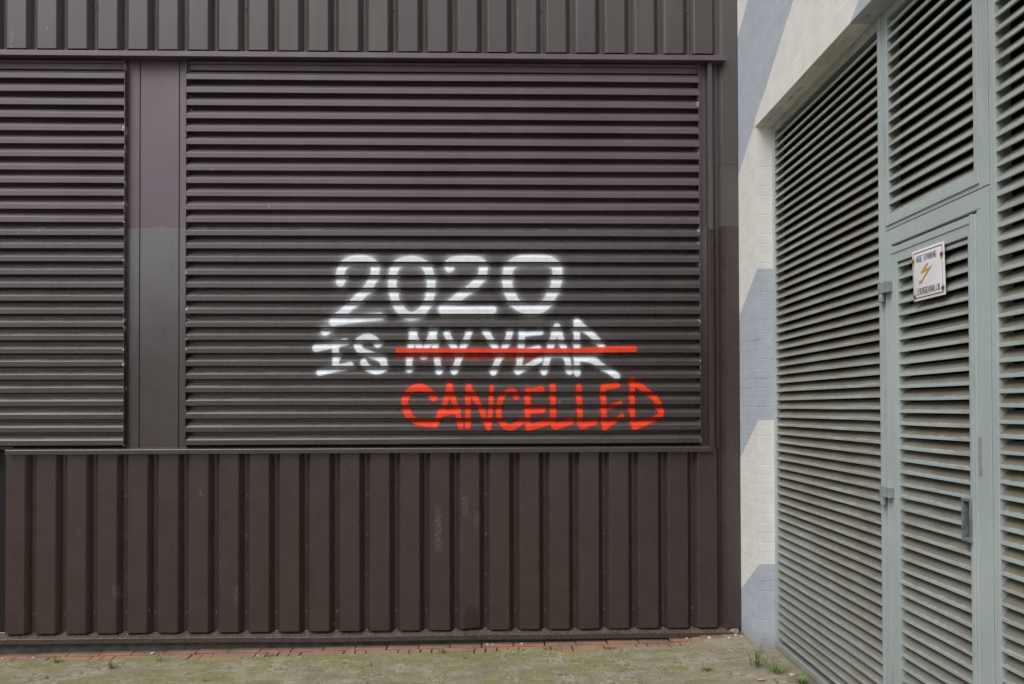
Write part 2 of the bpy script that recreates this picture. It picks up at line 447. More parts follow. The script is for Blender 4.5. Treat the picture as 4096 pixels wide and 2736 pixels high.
# graffiti strokes on the wide louvre: kind, half-width, points (x, z) in metres
STROKES = [
 ('w', 0.0310, [(-1.077, 2.484), (-1.082, 2.537), (-1.06, 2.602), (-1.018, 2.632), (-0.942, 2.641), (-0.865, 2.629), (-0.839, 2.591), (-0.84, 2.543), (-0.877, 2.454), (-0.948, 2.38), (-1.042, 2.288), (-1.118, 2.226)]),
 ('w', 0.0270, [(-1.127, 2.209), (-0.977, 2.232), (-0.809, 2.25)]),
 ('w', 0.0310, [(-0.594, 2.636), (-0.688, 2.621), (-0.721, 2.549), (-0.725, 2.454), (-0.706, 2.365), (-0.671, 2.288), (-0.594, 2.241), (-0.511, 2.282), (-0.467, 2.366), (-0.453, 2.455), (-0.465, 2.55), (-0.505, 2.621), (-0.594, 2.636)]),
 ('w', 0.0310, [(-0.329, 2.58), (-0.336, 2.624), (-0.262, 2.636), (-0.144, 2.636), (-0.096, 2.616), (-0.098, 2.544), (-0.12, 2.497), (-0.171, 2.452), (-0.245, 2.395), (-0.31, 2.345), (-0.37, 2.306)]),
 ('w', 0.0290, [(-0.378, 2.291), (-0.035, 2.291)]),
 ('w', 0.0360, [(0.238, 2.641), (0.137, 2.634), (0.081, 2.592), (0.068, 2.544), (0.068, 2.455), (0.101, 2.366), (0.154, 2.312), (0.237, 2.287), (0.312, 2.306), (0.361, 2.366), (0.404, 2.455), (0.418, 2.545), (0.408, 2.604), (0.351, 2.639), (0.238, 2.641)]),
 ('w', 0.0300, [(-1.184, 2.146), (-1.183, 2.144)]),
 ('w', 0.0240, [(-1.245, 2.028), (-1.154, 2.046), (-1.045, 2.073)]),
 ('w', 0.0240, [(-1.112, 2.064), (-1.108, 1.91)]),
 ('w', 0.0240, [(-1.218, 1.863), (-1.112, 1.889), (-1.01, 1.913)]),
 ('w', 0.0240, [(-0.824, 2.055), (-0.842, 2.093), (-0.895, 2.105), (-0.948, 2.09), (-0.968, 2.052), (-0.942, 2.01), (-0.871, 1.987), (-0.801, 1.957), (-0.774, 1.921), (-0.789, 1.88), (-0.836, 1.868), (-0.889, 1.889), (-0.919, 1.928)]),
 ('w', 0.0220, [(-0.585, 2.146), (-0.588, 2.105), (-0.597, 2.034), (-0.608, 1.945), (-0.609, 1.88)]),
 ('w', 0.0220, [(-0.583, 2.146), (-0.553, 2.063), (-0.509, 1.974)]),
 ('w', 0.0220, [(-0.509, 1.974), (-0.444, 2.146)]),
 ('w', 0.0220, [(-0.444, 2.146), (-0.434, 2.063), (-0.413, 1.933), (-0.403, 1.867)]),
 ('w', 0.0220, [(-0.349, 2.125), (-0.317, 2.063), (-0.278, 1.992)]),
 ('w', 0.0220, [(-0.198, 2.128), (-0.234, 2.045), (-0.267, 1.956), (-0.299, 1.867)]),
 ('w', 0.0220, [(-0.081, 2.137), (-0.043, 2.086), (-0.007, 2.009)]),
 ('w', 0.0220, [(0.085, 2.137), (0.07, 2.08), (0.028, 1.985), (-0.007, 1.926), (-0.03, 1.861)]),
 ('w', 0.0220, [(0.168, 2.131), (0.165, 2.062), (0.154, 1.944), (0.141, 1.869)]),
 ('w', 0.0170, [(0.177, 2.122), (0.299, 2.137)]),
 ('w', 0.0190, [(0.177, 2.003), (0.281, 2.027)]),
 ('w', 0.0190, [(0.141, 1.866), (0.224, 1.914), (0.291, 1.946)]),
 ('w', 0.0220, [(0.408, 2.178), (0.382, 2.092), (0.358, 2.003), (0.337, 1.931), (0.32, 1.863)]),
 ('w', 0.0220, [(0.412, 2.178), (0.439, 2.092), (0.467, 1.991), (0.486, 1.931), (0.497, 1.866)]),
 ('w', 0.0170, [(0.367, 1.982), (0.462, 1.982)]),
 ('w', 0.0220, [(0.546, 2.205), (0.549, 2.092), (0.548, 1.931), (0.549, 1.854)]),
 ('w', 0.0220, [(0.555, 2.208), (0.618, 2.148), (0.677, 2.098), (0.725, 2.044), (0.713, 2.002), (0.635, 1.976), (0.557, 1.961)]),
 ('w', 0.0220, [(0.575, 1.958), (0.659, 1.946), (0.724, 1.901), (0.79, 1.859), (0.825, 1.835)]),
 ('r', 0.0185, [(-0.683, 2.01), (-0.53, 2.01), (-0.234, 2.008), (-0.155, 2.008)]),
 ('r', 0.0185, [(-0.155, 2.008), (0.201, 2.009), (0.558, 2.008), (0.766, 2.019), (0.946, 2.02)]),
 ('s', 0.0150, [(-0.689, 1.977), (-0.234, 1.974), (-0.155, 1.973)]),
 ('s', 0.0120, [(-0.155, 1.973), (0.26, 1.972)]),
 ('r', 0.0235, [(-0.441, 1.684), (-0.465, 1.726), (-0.5, 1.75), (-0.544, 1.759), (-0.597, 1.743), (-0.63, 1.704), (-0.639, 1.651), (-0.632, 1.603), (-0.604, 1.557), (-0.562, 1.524), (-0.51, 1.511), (-0.437, 1.508)]),
 ('r', 0.0195, [(-0.334, 1.765), (-0.352, 1.681), (-0.378, 1.607), (-0.404, 1.554), (-0.426, 1.504)]),
 ('r', 0.0195, [(-0.329, 1.765), (-0.303, 1.668), (-0.277, 1.593), (-0.255, 1.49)]),
 ('r', 0.0195, [(-0.4, 1.576), (-0.347, 1.584), (-0.273, 1.598)]),
 ('r', 0.0195, [(-0.202, 1.754), (-0.205, 1.659), (-0.205, 1.571), (-0.207, 1.49)]),
 ('r', 0.0195, [(-0.196, 1.756), (-0.154, 1.681), (-0.106, 1.597), (-0.065, 1.478)]),
 ('r', 0.0165, [(-0.042, 1.755), (-0.046, 1.659), (-0.051, 1.571), (-0.06, 1.483)]),
 ('r', 0.0195, [(0.127, 1.691), (0.117, 1.731), (0.084, 1.735), (0.037, 1.709), (0.013, 1.658), (0.005, 1.592), (0.013, 1.535), (0.039, 1.496), (0.078, 1.476), (0.122, 1.491), (0.162, 1.519)]),
 ('r', 0.0205, [(0.206, 1.737), (0.206, 1.658), (0.205, 1.57), (0.212, 1.473)]),
 ('r', 0.0195, [(0.206, 1.73), (0.305, 1.746)]),
 ('r', 0.0195, [(0.21, 1.594), (0.309, 1.6)]),
 ('r', 0.0195, [(0.214, 1.477), (0.276, 1.495), (0.342, 1.514)]),
 ('r', 0.0210, [(0.38, 1.759), (0.38, 1.657), (0.382, 1.56), (0.382, 1.479), (0.434, 1.499), (0.507, 1.52)]),
 ('r', 0.0195, [(0.56, 1.758), (0.563, 1.657), (0.567, 1.56), (0.571, 1.48), (0.62, 1.502), (0.671, 1.515)]),
 ('r', 0.0195, [(0.727, 1.751), (0.731, 1.656), (0.731, 1.568), (0.739, 1.471)]),
 ('r', 0.0175, [(0.736, 1.756), (0.831, 1.771)]),
 ('r', 0.0165, [(0.735, 1.606), (0.797, 1.63), (0.846, 1.647)]),
 ('r', 0.0165, [(0.741, 1.478), (0.801, 1.519), (0.857, 1.559)]),
 ('r', 0.0190, [(0.931, 1.806), (0.931, 1.744), (0.928, 1.656), (0.93, 1.559), (0.943, 1.479)]),
 ('r', 0.0210, [(0.938, 1.793), (0.984, 1.764), (1.042, 1.724), (1.099, 1.669), (1.134, 1.593), (1.121, 1.556), (1.063, 1.527), (0.996, 1.501), (0.945, 1.481)]),
]

# =================================================================== brown metal-clad building
B = thing('metal_clad_building', (-1.0, 0.1, 0.0),
          'dark brown metal-clad building with ribbed sheeting and sprayed louvre vent', 'building')
mb = MB()
mb.box((-8.5, .20, -.3), (1.672, 5.0, 6.8))
part(mb, 'wall', M['body'], B)

def cladding(x_first, n, w, z0, z1, zsub, dent=None, x_end=None, x_start=None):
    """trapezoidal sheet, ribs proud at Y=0, pans at Y=.035, with rolled edges"""
    sl = (RIB - w - .0175) / 2; d = .042
    prof = []
    for k in range(n):
        x = x_first + k * RIB
        prof += [(x - sl - .003, d), (x - sl + .002, d - .003), (x - .0022, .003), (x + .0022, 0),
                 (x + w - .0022, 0), (x + w + .0022, .003), (x + w + sl - .002, d - .003), (x + w + sl + .003, d)]
        # small stiffening line in each pan
        xm = x + w + sl + .0065
        prof += [(xm - .0025, d), (xm - .001, d - .0012), (xm + .001, d - .0012), (xm + .0025, d)]
    if x_start is not None: prof = [(x_start, d)] + [p for p in prof if p[0] > x_start + .001]
    if x_end is not None: prof = [p for p in prof if p[0] < x_end - .001] + [(x_end, d)]
    m = MB(); vs = []; N = len(prof)
    for z in zsub:
        for (x, y) in prof:
            yy = y
            zz = z
            if dent:
                q = math.exp(-((x - dent[0]) / .055) ** 2) * max(0, 1 - (z - z0) / .17) ** 1.3
                yy = y + .030 * q; zz = z + (.022 * q if z < z0 + .02 else 0)
            # gentle waviness of thin sheet
            yy += .0012 * mnoise.noise(Vector((x * 3.1, 4.2, z * 1.3)))
            vs.append((x, yy, zz))
    fs = []
    for r in range(len(zsub) - 1):
        for i in range(N - 1):
            a = r * N + i; fs.append((a, a + 1, a + N + 1, a + N))
    # 1 mm of sheet thickness
    k = len(vs)
    vs2 = vs + [(x, y + .0012, z) for (x, y, z) in vs]
    fs2 = fs + [tuple(reversed([i + k for i in f])) for f in fs]
    for i in range(N - 1):
        fs2.append((i + 1, i, i + k, i + 1 + k))
        a = (len(zsub) - 1) * N + i; fs2.append((a, a + 1, a + 1 + k, a + k))
    m.add(vs2, fs2)
    return m
zs_up = [4.084, 4.30, 4.7, 5.2, 6.0, 6.8]
UX0 = -3.342 - 24 * RIB
up = part(cladding(UX0, 48, .127, 4.084, 6.8, zs_up, x_end=1.560), 'upper_cladding', M['upper_brown'], B,
          label='weathered grey-brown ribbed sheeting', recalc=False)
zs_lo = [.098, .112, .125, .14, .16, .18, .21, .24, .28, .35, .5, .8, 1.1, 1.335]
LX0 = -3.334 - 24 * RIB
lc = cladding(LX0, 48, .127, .098, 1.335, zs_lo, dent=(-.176,), x_end=1.560, x_start=-3.3365)
l2 = cladding(LX0, 48, .127, .098, 1.335, zs_lo, x_end=-3.430)
lc.add(l2.v, l2.f)
lo = part(lc, 'lower_cladding', M['lower_brown'], B,
          label='dark brown ribbed sheeting, one rib dented at its foot', recalc=False)

# hexagon-headed sheeting screws in the pans
sm = MB()
sm.cyl((0, 0, 0), .0085, -.0022, axis=1, n=18)
sm.cyl((0, -.0022, 0), .0055, -.0045, axis=1, n=6, r2=.0050)
screw_me = None
def screw(x, z, par):
    global screw_me
    if screw_me is None:
        o = sm.build('screw', M['screw'], org=(0, 0, 0)); screw_me = o.data
    else:
        o = bpy.data.objects.new('screw', screw_me); C.objects.link(o)
    o.parent = par
    o.location = Vector((x, .0410, z)) - ORG[B.name]
    o.rotation_euler = (0, random.random() * 1.0, 0)
for k in range(23, 48):
    pan = .127 + (RIB - .127) / 2 + .006
    x = UX0 + k * RIB + pan
    if x < 1.55:
        screw(x, 4.098 + random.uniform(-.003, .003), up)
        if k % 5 == 1: screw(x - .004, 4.395, up)
    x = LX0 + k * RIB + pan
    if -3.3 < x < 1.55:
        screw(x, .222 + random.uniform(-.004, .004), lo)
        if k % 4 == 3:
            for z in (1.02, .745, .47): screw(x + .002, z, lo)

# drip flashing over the louvres
mb = MB()
mb.prism([(-.040, 4.018), (-.0388, 4.0165), (-.034, 4.0165), (-.034, 4.024), (.10, 4.026), (.10, 4.062), (.050, 4.060), (-.034, 4.053), (-.0388, 4.052), (-.040, 4.050)], 0, -8.4, 1.586)
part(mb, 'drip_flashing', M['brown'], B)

# pillar cover between the louvres
mb = MB()
mb.box((-2.545, .036, 1.335), (-2.132, .19, 4.024), .0)
mb.box((-2.455, .0335, 1.345), (-2.193, .0358, 4.020), .0008)
mb.prism([(-2.528, .0358), (-2.5265, .033), (-2.462, .033), (-2.4605, .0358)], 2, 1.345, 4.02)
mb.prism([(-2.1875, .0358), (-2.186, .033), (-2.134, .033), (-2.1335, .0358)], 2, 1.345, 4.02)
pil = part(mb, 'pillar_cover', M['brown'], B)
for x in (-2.4595, -2.192):
    mb = MB()
    pts = []
    n = 60
    for i in range(n):
        z0, z1 = 1.345 + 2.675 * i / n, 1.345 + 2.675 * (i + 1) / n
        w0 = .0018 + .0012 * mnoise.noise(Vector((x * 7, z0 * 9, 1)))
        mb.box((x - w0, .0322, z0), (x + w0 + .0012, .0345, z1 - .0001))
    part(mb, 'seam', M['seam'], B, parent=pil)

# louvre vents ------------------------------------------------------
def offset_strip(pts, t):
    """closed outline of a sheet of thickness t that follows an open polyline"""
    back = []
    for i, p in enumerate(pts):
        a = Vector(pts[max(i - 1, 0)]); b = Vector(pts[min(i + 1, len(pts) - 1)])
        d = (b - a).normalized(); nrm = Vector((d[1], -d[0]))
        back.append((p[0] + nrm[0] * t, p[1] + nrm[1] * t))
    return list(pts) + back[::-1]
FACE_TOP = .0350
SL = [(.013, .009), (.0125, .001), (.0015, 0), (0, .0015), (0, FACE_TOP - .0030), (.0005, FACE_TOP - .0013), (.0016, FACE_TOP), (.0034, FACE_TOP + .0018),
      (.0255, .0600), (.0265, .0620), (.0290, .0628), (.060, .0665), (.062, .128)]
SLP = offset_strip(SL, .0013)
Z_FIRST = 1.3705
WAVE = {}
def slats(x0, x1):
    m = MB(); n = 28
    xs = [x0 + (x1 - x0) * i / 24 for i in range(25)]
    for k in range(n + 1):
        z = Z_FIRST + k * PITCH
        ph = random.uniform(0, 50); tilt = random.uniform(-.0009, .0009); WAVE[(x0, k)] = (ph, tilt, xs)
        P = len(SLP); vs = []
        for x in xs:
            dy = .0022 * mnoise.noise(Vector((x * 1.1, ph, 0))); dz = .0018 * mnoise.noise(Vector((x * .9, ph, 7))) + tilt * (x - (x0 + x1) / 2)
            for (y, zz) in SLP: vs.append((x, y + dy, z + zz + dz))
        fs = []
        for i in range(len(xs) - 1):
            for j in range(P):
                a = i * P + j; b = i * P + (j + 1) % P
                fs.append((a, b, b + P, a + P))
        fs.append(tuple(range(P))); fs.append(tuple(range((len(xs) - 1) * P, len(xs) * P)))
        m.add(vs, fs)
    return m
def louvre(x0, x1, label):
    f = MB()
    ztop = Z_FIRST + 28 * PITCH + .12
    f.box((x0 - .003, -.0015, 1.362), (x0, .14, 4.012), .0006)
    f.box((x1, -.0015, 1.362), (x1 + .003, .14, 4.012), .0006)
    f.box((x0, .020, 3.995), (x1, .14, 4.0145), .001)              # head
    f.prism([(.030, 3.958), (.032, 3.956), (.090, 3.956), (.090, 3.995), (.030, 3.994)], 0, x0, x1)
    f.box((x0 - .003, .050, 1.336), (x1 + .003, .14, 1.362), .001) # foot
    fr = part(f, 'louvre_panel', M['louvre_brown'], B, label=label)
    part(slats(x0 + .0003, x1 - .0003), 'slats', M['louvre_brown'], B, parent=fr)
    b = MB(); b.box((x0 - .004, .142, 1.336), (x1 + .004, .160, 4.02))
    part(b, 'shade_backing', M['dark'], B, parent=fr)  # added black sheet, its colour stands in for the unlit interior
    return fr
big = louvre(-2.129, 1.406, 'wide brown louvre panel sprayed with white and red words')
left = louvre(-5.60, -2.548, 'brown louvre panel left of the pillar')

# channel and trim bar at the right end of the wide louvre
mb = MB()
mb.box((1.4095, .036, 1.34), (1.466, .19, 4.022), .001)
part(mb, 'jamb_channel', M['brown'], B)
mb = MB()
mb.prism([(1.4665, .05), (1.4665, -.012), (1.468, -.0135), (1.4945, -.0135), (1.496, -.012), (1.496, .036), (1.4995, .036), (1.4995, .05)], 2, 1.309, 4.0155)
part(mb, 'jamb_trim', M['corner_brown'], B)
mb = MB()
cz = [(1.4995, .042), (1.521, .040), (1.5235, .034), (1.538, .034), (1.541, .040), (1.546, .038), (1.576, .003), (1.580, -.004), (1.674, -.004), (1.6785, .0), (1.6785, .06), (1.4995, .06)]
mb.prism(cz, 2, .088, 3.307)
mb.prism([(p[0], p[1] - .0016) if p[1] < .05 else p for p in cz], 2, 3.308, 6.8)
cf = part(mb, 'corner_flashing', M['corner_brown'], B)

# sill, bent sheet with a lip
mb = MB()
sp = [(-.030, 1.313), (-.0288, 1.3115), (-.024, 1.3115), (-.024, 1.318), (.10, 1.322), (.10, 1.366), (.052, 1.362), (.040, 1.3545), (-.020, 1.3445), (-.0275, 1.343), (-.030, 1.340)]
mb.prism(sp, 0, -3.318, 1.4655)
mb.prism(sp, 0, -8.4, -3.432)
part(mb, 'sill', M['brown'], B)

mb = MB(); mb.box((-3.445, .0455, .0915), (-3.328, .195, 1.330))
part(mb, 'gap_shade_panel', M['seam'], B)  # added dark sheet: paints the gap's shade, hides the rail ledge glint
# base rail with a dirty ledge
mb = MB()
n = 120; xs = [-8.4 + (1.662 + 8.4) * i / n for i in range(n + 1)]
pf = [(-.030, .040), (-.0285, .038), (.055, .038), (.055, .108), (.0425, .094), (-.012, .074), (-.027, .0725), (-.030, .0705)]
vs = []; P = len(pf)
for x in xs:
    sag = -.007 * math.exp(-((x + 1.15) / .5) ** 2) + .002 * mnoise.noise(Vector((x * 1.7, 3, 3)))
    for (y, z) in pf: vs.append((x, y + .003 * mnoise.noise(Vector((x * 1.2, 8, 1))), z + sag))
fs = [(i * P + j, i * P + (j + 1) % P, (i + 1) * P + (j + 1) % P, (i + 1) * P + j) for i in range(n) for j in range(P)]
fs += [tuple(range(P)), tuple(range(n * P, (n + 1) * P))]
mb.add(vs, fs)
part(mb, 'base_rail', M['lower_brown'], B)
bm = bmesh.new(); bmesh.ops.create_icosphere(bm, subdivisions=3, radius=1)
for v in bm.verts:
    k = 1 + .35 * mnoise.noise(v.co * 1.6) + .2 * mnoise.noise(v.co * 4)
    v.co = Vector((1.628 + v.co[0] * .036 * k, -.014 + v.co[1] * .020 * k, .072 + v.co[2] * .021 * k))
bm.verts.index_update(); mb = MB(); mb.add([v.co[:] for v in bm.verts], [[v.index for v in f.verts] for f in bm.faces]); bm.free()
part(mb, 'mortar_lump', M['mortar'], B, label='crumbling mortar at the broken rail end')
mb = MB(); mb.box((-8.4, .004, -.25), (1.668, .19, .0375))
part(mb, 'plinth', M['plinth'], B)

# ---------------------------------------------------------------- graffiti film on the slats
def seg_dist(px, pz, pts):
    best = np.full(px.shape, 9.0, dtype=np.float32)
    for (x0, z0), (x1, z1) in zip(pts[:-1], pts[1:]):
        dx, dz = x1 - x0, z1 - z0; L = dx * dx + dz * dz + 1e-9
        t = np.clip(((px - x0) * dx + (pz - z0) * dz) / L, 0, 1)
        d = np.hypot(px - x0 - t * dx, pz - z0 - t * dz)
        np.minimum(best, d, out=best)
    return best
def smooth_path(pts, it=2):
    for _ in range(it):
        if len(pts) < 3: return pts
        q = [pts[0]]
        for a, b in zip(pts[:-1], pts[1:]):
            q.append((a[0] * .75 + b[0] * .25, a[1] * .75 + b[1] * .25))
            q.append((a[0] * .25 + b[0] * .75, a[1] * .25 + b[1] * .75))
        q.append(pts[-1]); pts = q
    return pts
def sstep(a, b, v):
    t = np.clip((v - a) / (b - a), 0, 1); return t * t * (3 - 2 * t)
GX = np.arange(-1.33, 1.16, .0034)
def front_rows():
    """sampled (y, z, ny, nz) down the outer side of a slat, front lip and blade"""
    out = []
    for (a, b, k) in (((0, .0012), (0, FACE_TOP - .0030), 11), ((.0004, FACE_TOP - .0015), (.0034, FACE_TOP + .0018), 3), ((.0036, FACE_TOP + .0020), (.0252, .0597), 10), ((.0256, .0603), (.0287, .0627), 2), ((.0300, .0630), (.0580, .0662), 6), ((.0602, .0675), (.0612, .1030), 7)):
        d = Vector(b) - Vector(a); nn = Vector((-d[1], d[0])).normalized()
        for i in range(k + (1 if k in (9,) else 0)):
            t = i / k; out.append((a[0] + d[0] * t, a[1] + d[1] * t, nn[0], nn[1]))
    return out
ROWS = front_rows()
def graffiti(kinds, lift, name, mat, label):
    strokes = [(c, r, smooth_path(p)) for c, r, p in STROKES if c in kinds]
    zlo = min(p[1] for s in strokes for p in s[2]) - .08; zhi = max(p[1] for s in strokes for p in s[2]) + .08
    V, Fc, A = [], [], []
    base = 0
    rows = np.array(ROWS)
    for k in range(29):
        z0 = Z_FIRST + k * PITCH
        if z0 + .1 < zlo or z0 > zhi: continue
        X, I = np.meshgrid(GX, np.arange(len(rows)))
        ph, tilt, xs_ = WAVE[(-2.129 + .0003, k)]
        dyk = [.0022 * mnoise.noise(Vector((x * 1.1, ph, 0))) for x in xs_]
        dzk = [.0018 * mnoise.noise(Vector((x * .9, ph, 7))) + tilt * (x - (xs_[0] + xs_[-1]) / 2) for x in xs_]
        dyx = np.interp(GX, xs_, dyk)[None, :]; dzx = np.interp(GX, xs_, dzk)[None, :]
        Y = rows[I, 0]; Z = z0 + rows[I, 1]
        # the can was held a little below: the spray runs inward and slightly up
        Zp = Z - .10 * Y
        alpha = np.zeros(X.shape, dtype=np.float32)
        for c, r, pts in strokes:
            zz = [p[1] for p in pts]
            if max(zz) + .12 < z0 or min(zz) - .12 > z0 + .11: continue
            d = seg_dist(X, Zp, pts)
            rr = r * (1 + Y * 6)
            if c == 'w':
                soft = .0088 + Y * .32
                a = sstep(rr + soft, rr - soft, d) * .92
                a = np.maximum(a, .30 * np.exp(-np.maximum(d - rr, 0) / .014) * (r > .026) + .10 * np.exp(-np.maximum(d - rr, 0) / .012))
            elif c == 'r':
                soft = .0032 + Y * .26
                a = sstep(rr + soft, rr - soft, d) * .88
                a = np.maximum(a, .10 * np.exp(-np.maximum(d - rr, 0) / .012))
            else:
                a = np.where(Y > .003, .42, .03) * np.exp(-(d / .022) ** 2)
            alpha = 1 - (1 - alpha) * (1 - a)
        # rays that reach the blade must pass under the lip above
        block = sstep(PITCH + .004, PITCH - .012, Zp - z0)
        alpha *= block
        alpha[alpha < .012] = 0
        keep = alpha > .0
        nr, nc = X.shape
        q = keep[:-1, :-1] | keep[1:, :-1] | keep[:-1, 1:] | keep[1:, 1:]
        ii, jj = np.nonzero(q)
        if not len(ii): continue
        idx = np.arange(nr * nc).reshape(nr, nc)
        quads = np.stack([idx[ii, jj], idx[ii, jj + 1], idx[ii + 1, jj + 1], idx[ii + 1, jj]], 1)
        used, inv = np.unique(quads, return_inverse=True)
        P = np.stack([X, Y + dyx + rows[I, 2] * lift, Z + dzx + rows[I, 3] * lift], -1).reshape(-1, 3)[used]
        V.append(P); A.append(alpha.reshape(-1)[used]); Fc.append(inv.reshape(-1, 4) + base); base += len(used)
    V = np.concatenate(V) - np.array(ORG[B.name]); A = np.concatenate(A); Fc = np.concatenate(Fc)
    me = bpy.data.meshes.new(name)
    me.from_pydata(V.tolist(), [], Fc.tolist())
    at = me.attributes.new('spray', 'FLOAT', 'POINT'); at.data.foreach_set('value', A.astype(np.float32))
    me.polygons.foreach_set('use_smooth', [False] * len(me.polygons))
    me.materials.append(mat)
    o = bpy.data.objects.new(name, me); C.objects.link(o); o.parent = big; o['label'] = label
    return o
graffiti(('w',), .0016, 'white_graffiti', M['white_spray'], 'white sprayed words 2020 IS MY YEAR')
graffiti(('r', 's'), .0026, 'red_graffiti', M['red_spray'], 'red sprayed word CANCELLED and strike-through line')

# =================================================================== painted brick building
K = thing('brick_building', (1.85, -1.8, 0.0),
          'cream and pale blue painted brick building with grey louvre screen and door', 'building')
YA, YB = -.333, -3.56           # opening jambs
ZL, ZT = 3.436, 3.560           # lintel underside and top
mb = MB()
D = .26
def quad(*p): mb.face(p)
quad((XR, 5, -.4), (XR, YA, -.4), (XR, YA, 6.8), (XR, 5, 6.8))
quad((XR, YA, ZT), (XR, YB, ZT), (XR, YB, 6.8), (XR, YA, 6.8))
quad((XR, YB, -.4), (XR, -9, -.4), (XR, -9, 6.8), (XR, YB, 6.8))
quad((XR, YA, -.4), (XR + D, YA, -.4), (XR + D, YA, ZT), (XR, YA, ZT))
quad((XR, YB, -.4), (XR, YB, ZT), (XR + D, YB, ZT), (XR + D, YB, -.4))
quad((XR, YA, ZT), (XR + D, YA, ZT), (XR + D, YB, ZT), (XR, YB, ZT))
quad((XR, 5, 6.8), (XR, -9, 6.8), (XR + 5, -9, 6.8), (XR + 5, 5, 6.8))
quad((XR, -9, -.4), (XR + 5, -9, -.4), (XR + 5, -9, 6.8), (XR, -9, 6.8))
quad((XR + 5, -9, -.4), (XR + 5, 5, -.4), (XR + 5, 5, 6.8), (XR + 5, -9, 6.8))
quad((XR, 5, -.4), (XR, 5, 6.8), (XR + 5, 5, 6.8), (XR + 5, 5, -.4))
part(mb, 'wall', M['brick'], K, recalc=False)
mb = MB()
mb.box((XR - .005, YB - .10, ZL), (XR + D - .01, YA + .022, ZT + .002), .003)
part(mb, 'lintel', M['lintel'], K)

GS = offset_strip([(.010, .006), (.009, .0005), (.0012, 0), (.0, .0012), (.0, .0135), (.0014, .0152), (.0325, .0480)], .0012)
def grey_slats(y0, y1, zfirst, n, rough=1.0, skip=None):
    m = MB(); P = len(GS); N = 8
    for k in range(n):
        z = zfirst + k * GP; ph = random.uniform(0, 90)
        tl = random.uniform(-.0022, .0022) * rough
        vs, fs = [], []
        for i in range(N + 1):
            y = y0 + (y1 - y0) * i / N
            if skip and skip[0] < z < skip[1]: y = y0 + (skip[2] - y0) * i / N
            dx = .0022 * rough * mnoise.noise(Vector((y * 2.3, ph, 0))); dz = .0020 * rough * mnoise.noise(Vector((y * 2.1, ph, 5))) + tl * (i / N - .5)
            for (x, zz) in GS: vs.append((XL + .003 + x + dx, y, z + zz + dz))
        for i in range(N):
            for j in range(P):
                a = i * P + j; b = i * P + (j + 1) % P; fs.append((a, b, b + P, a + P))
        fs += [tuple(range(P)), tuple(range(N * P, (N + 1) * P))]
        m.add(vs, fs)
    return m
def frame(m, y0, y1, z0, z1, l, r, b, t, x0=0.0, dep=.06, bev=.0015):
    """rectangular frame; l is the stile at y0 (far end), r at y1 (near end)"""
    X0, X1 = XL + x0, XL + x0 + dep
    m.box((X0, y0 - l, z0), (X1, y0, z1), bev)
    m.box((X0, y1, z0), (X1, y1 + r, z1), bev)
    if b: m.box((X0 + .0004, y1 + r + .0003, z0), (X1, y0 - l - .0003, z0 + b), bev)
    if t: m.box((X0 + .0004, y1 + r + .0003, z1 - t), (X1, y0 - l - .0003, z1), bev)
def backing(y0, y1, z0, z1, par):
    m = MB(); m.box((XL + .078, y1, z0), (XL + .090, y0, z1)); part(m, 'shade_backing', M['dark'], K, parent=par)  # black sheet painting the darkness behind the grey slats
# fixed louvre beside the pier
zb = ground_z(1.78, -1)
m = MB(); frame(m, -.3345, -1.6085, .045, 3.434, .0375, .0495, .068, .044)
m.box((XL - .006, -1.5985, .045), (XL - .0002, -1.5715, 3.433), .0012)        # cover strip on the near stile
m.box((XL - .004, -1.5985, .046), (XL - .0002, -.3362, .095), .0012)
p1 = part(m, 'louvre_panel', M['grey_frame'], K, label='tall grey louvre panel beside the brick pier')
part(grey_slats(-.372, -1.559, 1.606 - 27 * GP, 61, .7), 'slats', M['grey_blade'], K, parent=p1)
backing(-.336, -1.607, .05, 3.43, p1)
# transom louvre over the door
m = MB(); frame(m, -1.6125, -2.2745, 2.4235, 3.434, .0275, .060, .063, .044)
m.box((XL - .006, -2.2290, 2.4420), (XL - .0002, -2.2050, 3.432), .0012)
m.box((XL - .006, -2.2040, 2.4420), (XL - .0002, -1.6260, 2.4640), .0012)
tr = part(m, 'louvre_transom', M['grey_frame'], K, label='grey louvre panel above the door')
part(grey_slats(-1.640, -2.2145, 2.536 - GP, 17, 1.0), 'slats', M['grey_blade'], K, parent=tr)
backing(-1.614, -2.273, 2.43, 3.43, tr)
# door set: outer frame, leaf, slats, hinges, pull, lock plate
m = MB()
m.box((XL, -1.6600, .045), (XL + .06, -1.6190, 2.4195), .0015)
m.box((XL, -2.2745, .045), (XL + .06, -2.2250, 2.4195), .0015)
m.box((XL + .0004, -2.2247, 2.3500), (XL + .06, -1.6603, 2.4195), .0015)
m.box((XL + .012, -1.6187, .045), (XL + .06, -1.6130, 2.4190), .0008)
m.box((XL - .005, -1.6330, .045), (XL - .0002, -1.6210, 2.4185), .001)
dr = part(m, 'door_frame', M['grey_frame'], K)
m = MB(); frame(m, -1.6625, -2.2065, .060, 2.3360, .0445, .0405, .11, .074, x0=-.004)
m.box((XL - .010, -2.1955, .0605), (XL - .0042, -2.1840, 2.338), .001)
m.box((XL - .0075, -2.1835, 2.3060), (XL - .0042, -1.6660, 2.3340), .001)
leaf = part(m, 'door', M['grey_frame'], K, label='grey louvred steel door with a warning sign')
part(grey_slats(-1.7065, -2.1665, 1.645 - 28 * GP, 40, 1.2, skip=(1.10, 1.255, -2.131)), 'slats', M['grey_blade'], K, parent=leaf)
backing(-1.664, -2.205, .07, 2.34, leaf)
m = MB(); m.box((XL + .002, -2.2243, .05), (XL + .03, -2.2072, 2.349), .001)
part(m, 'lock_stile', M['grey_frame'], K, parent=leaf)
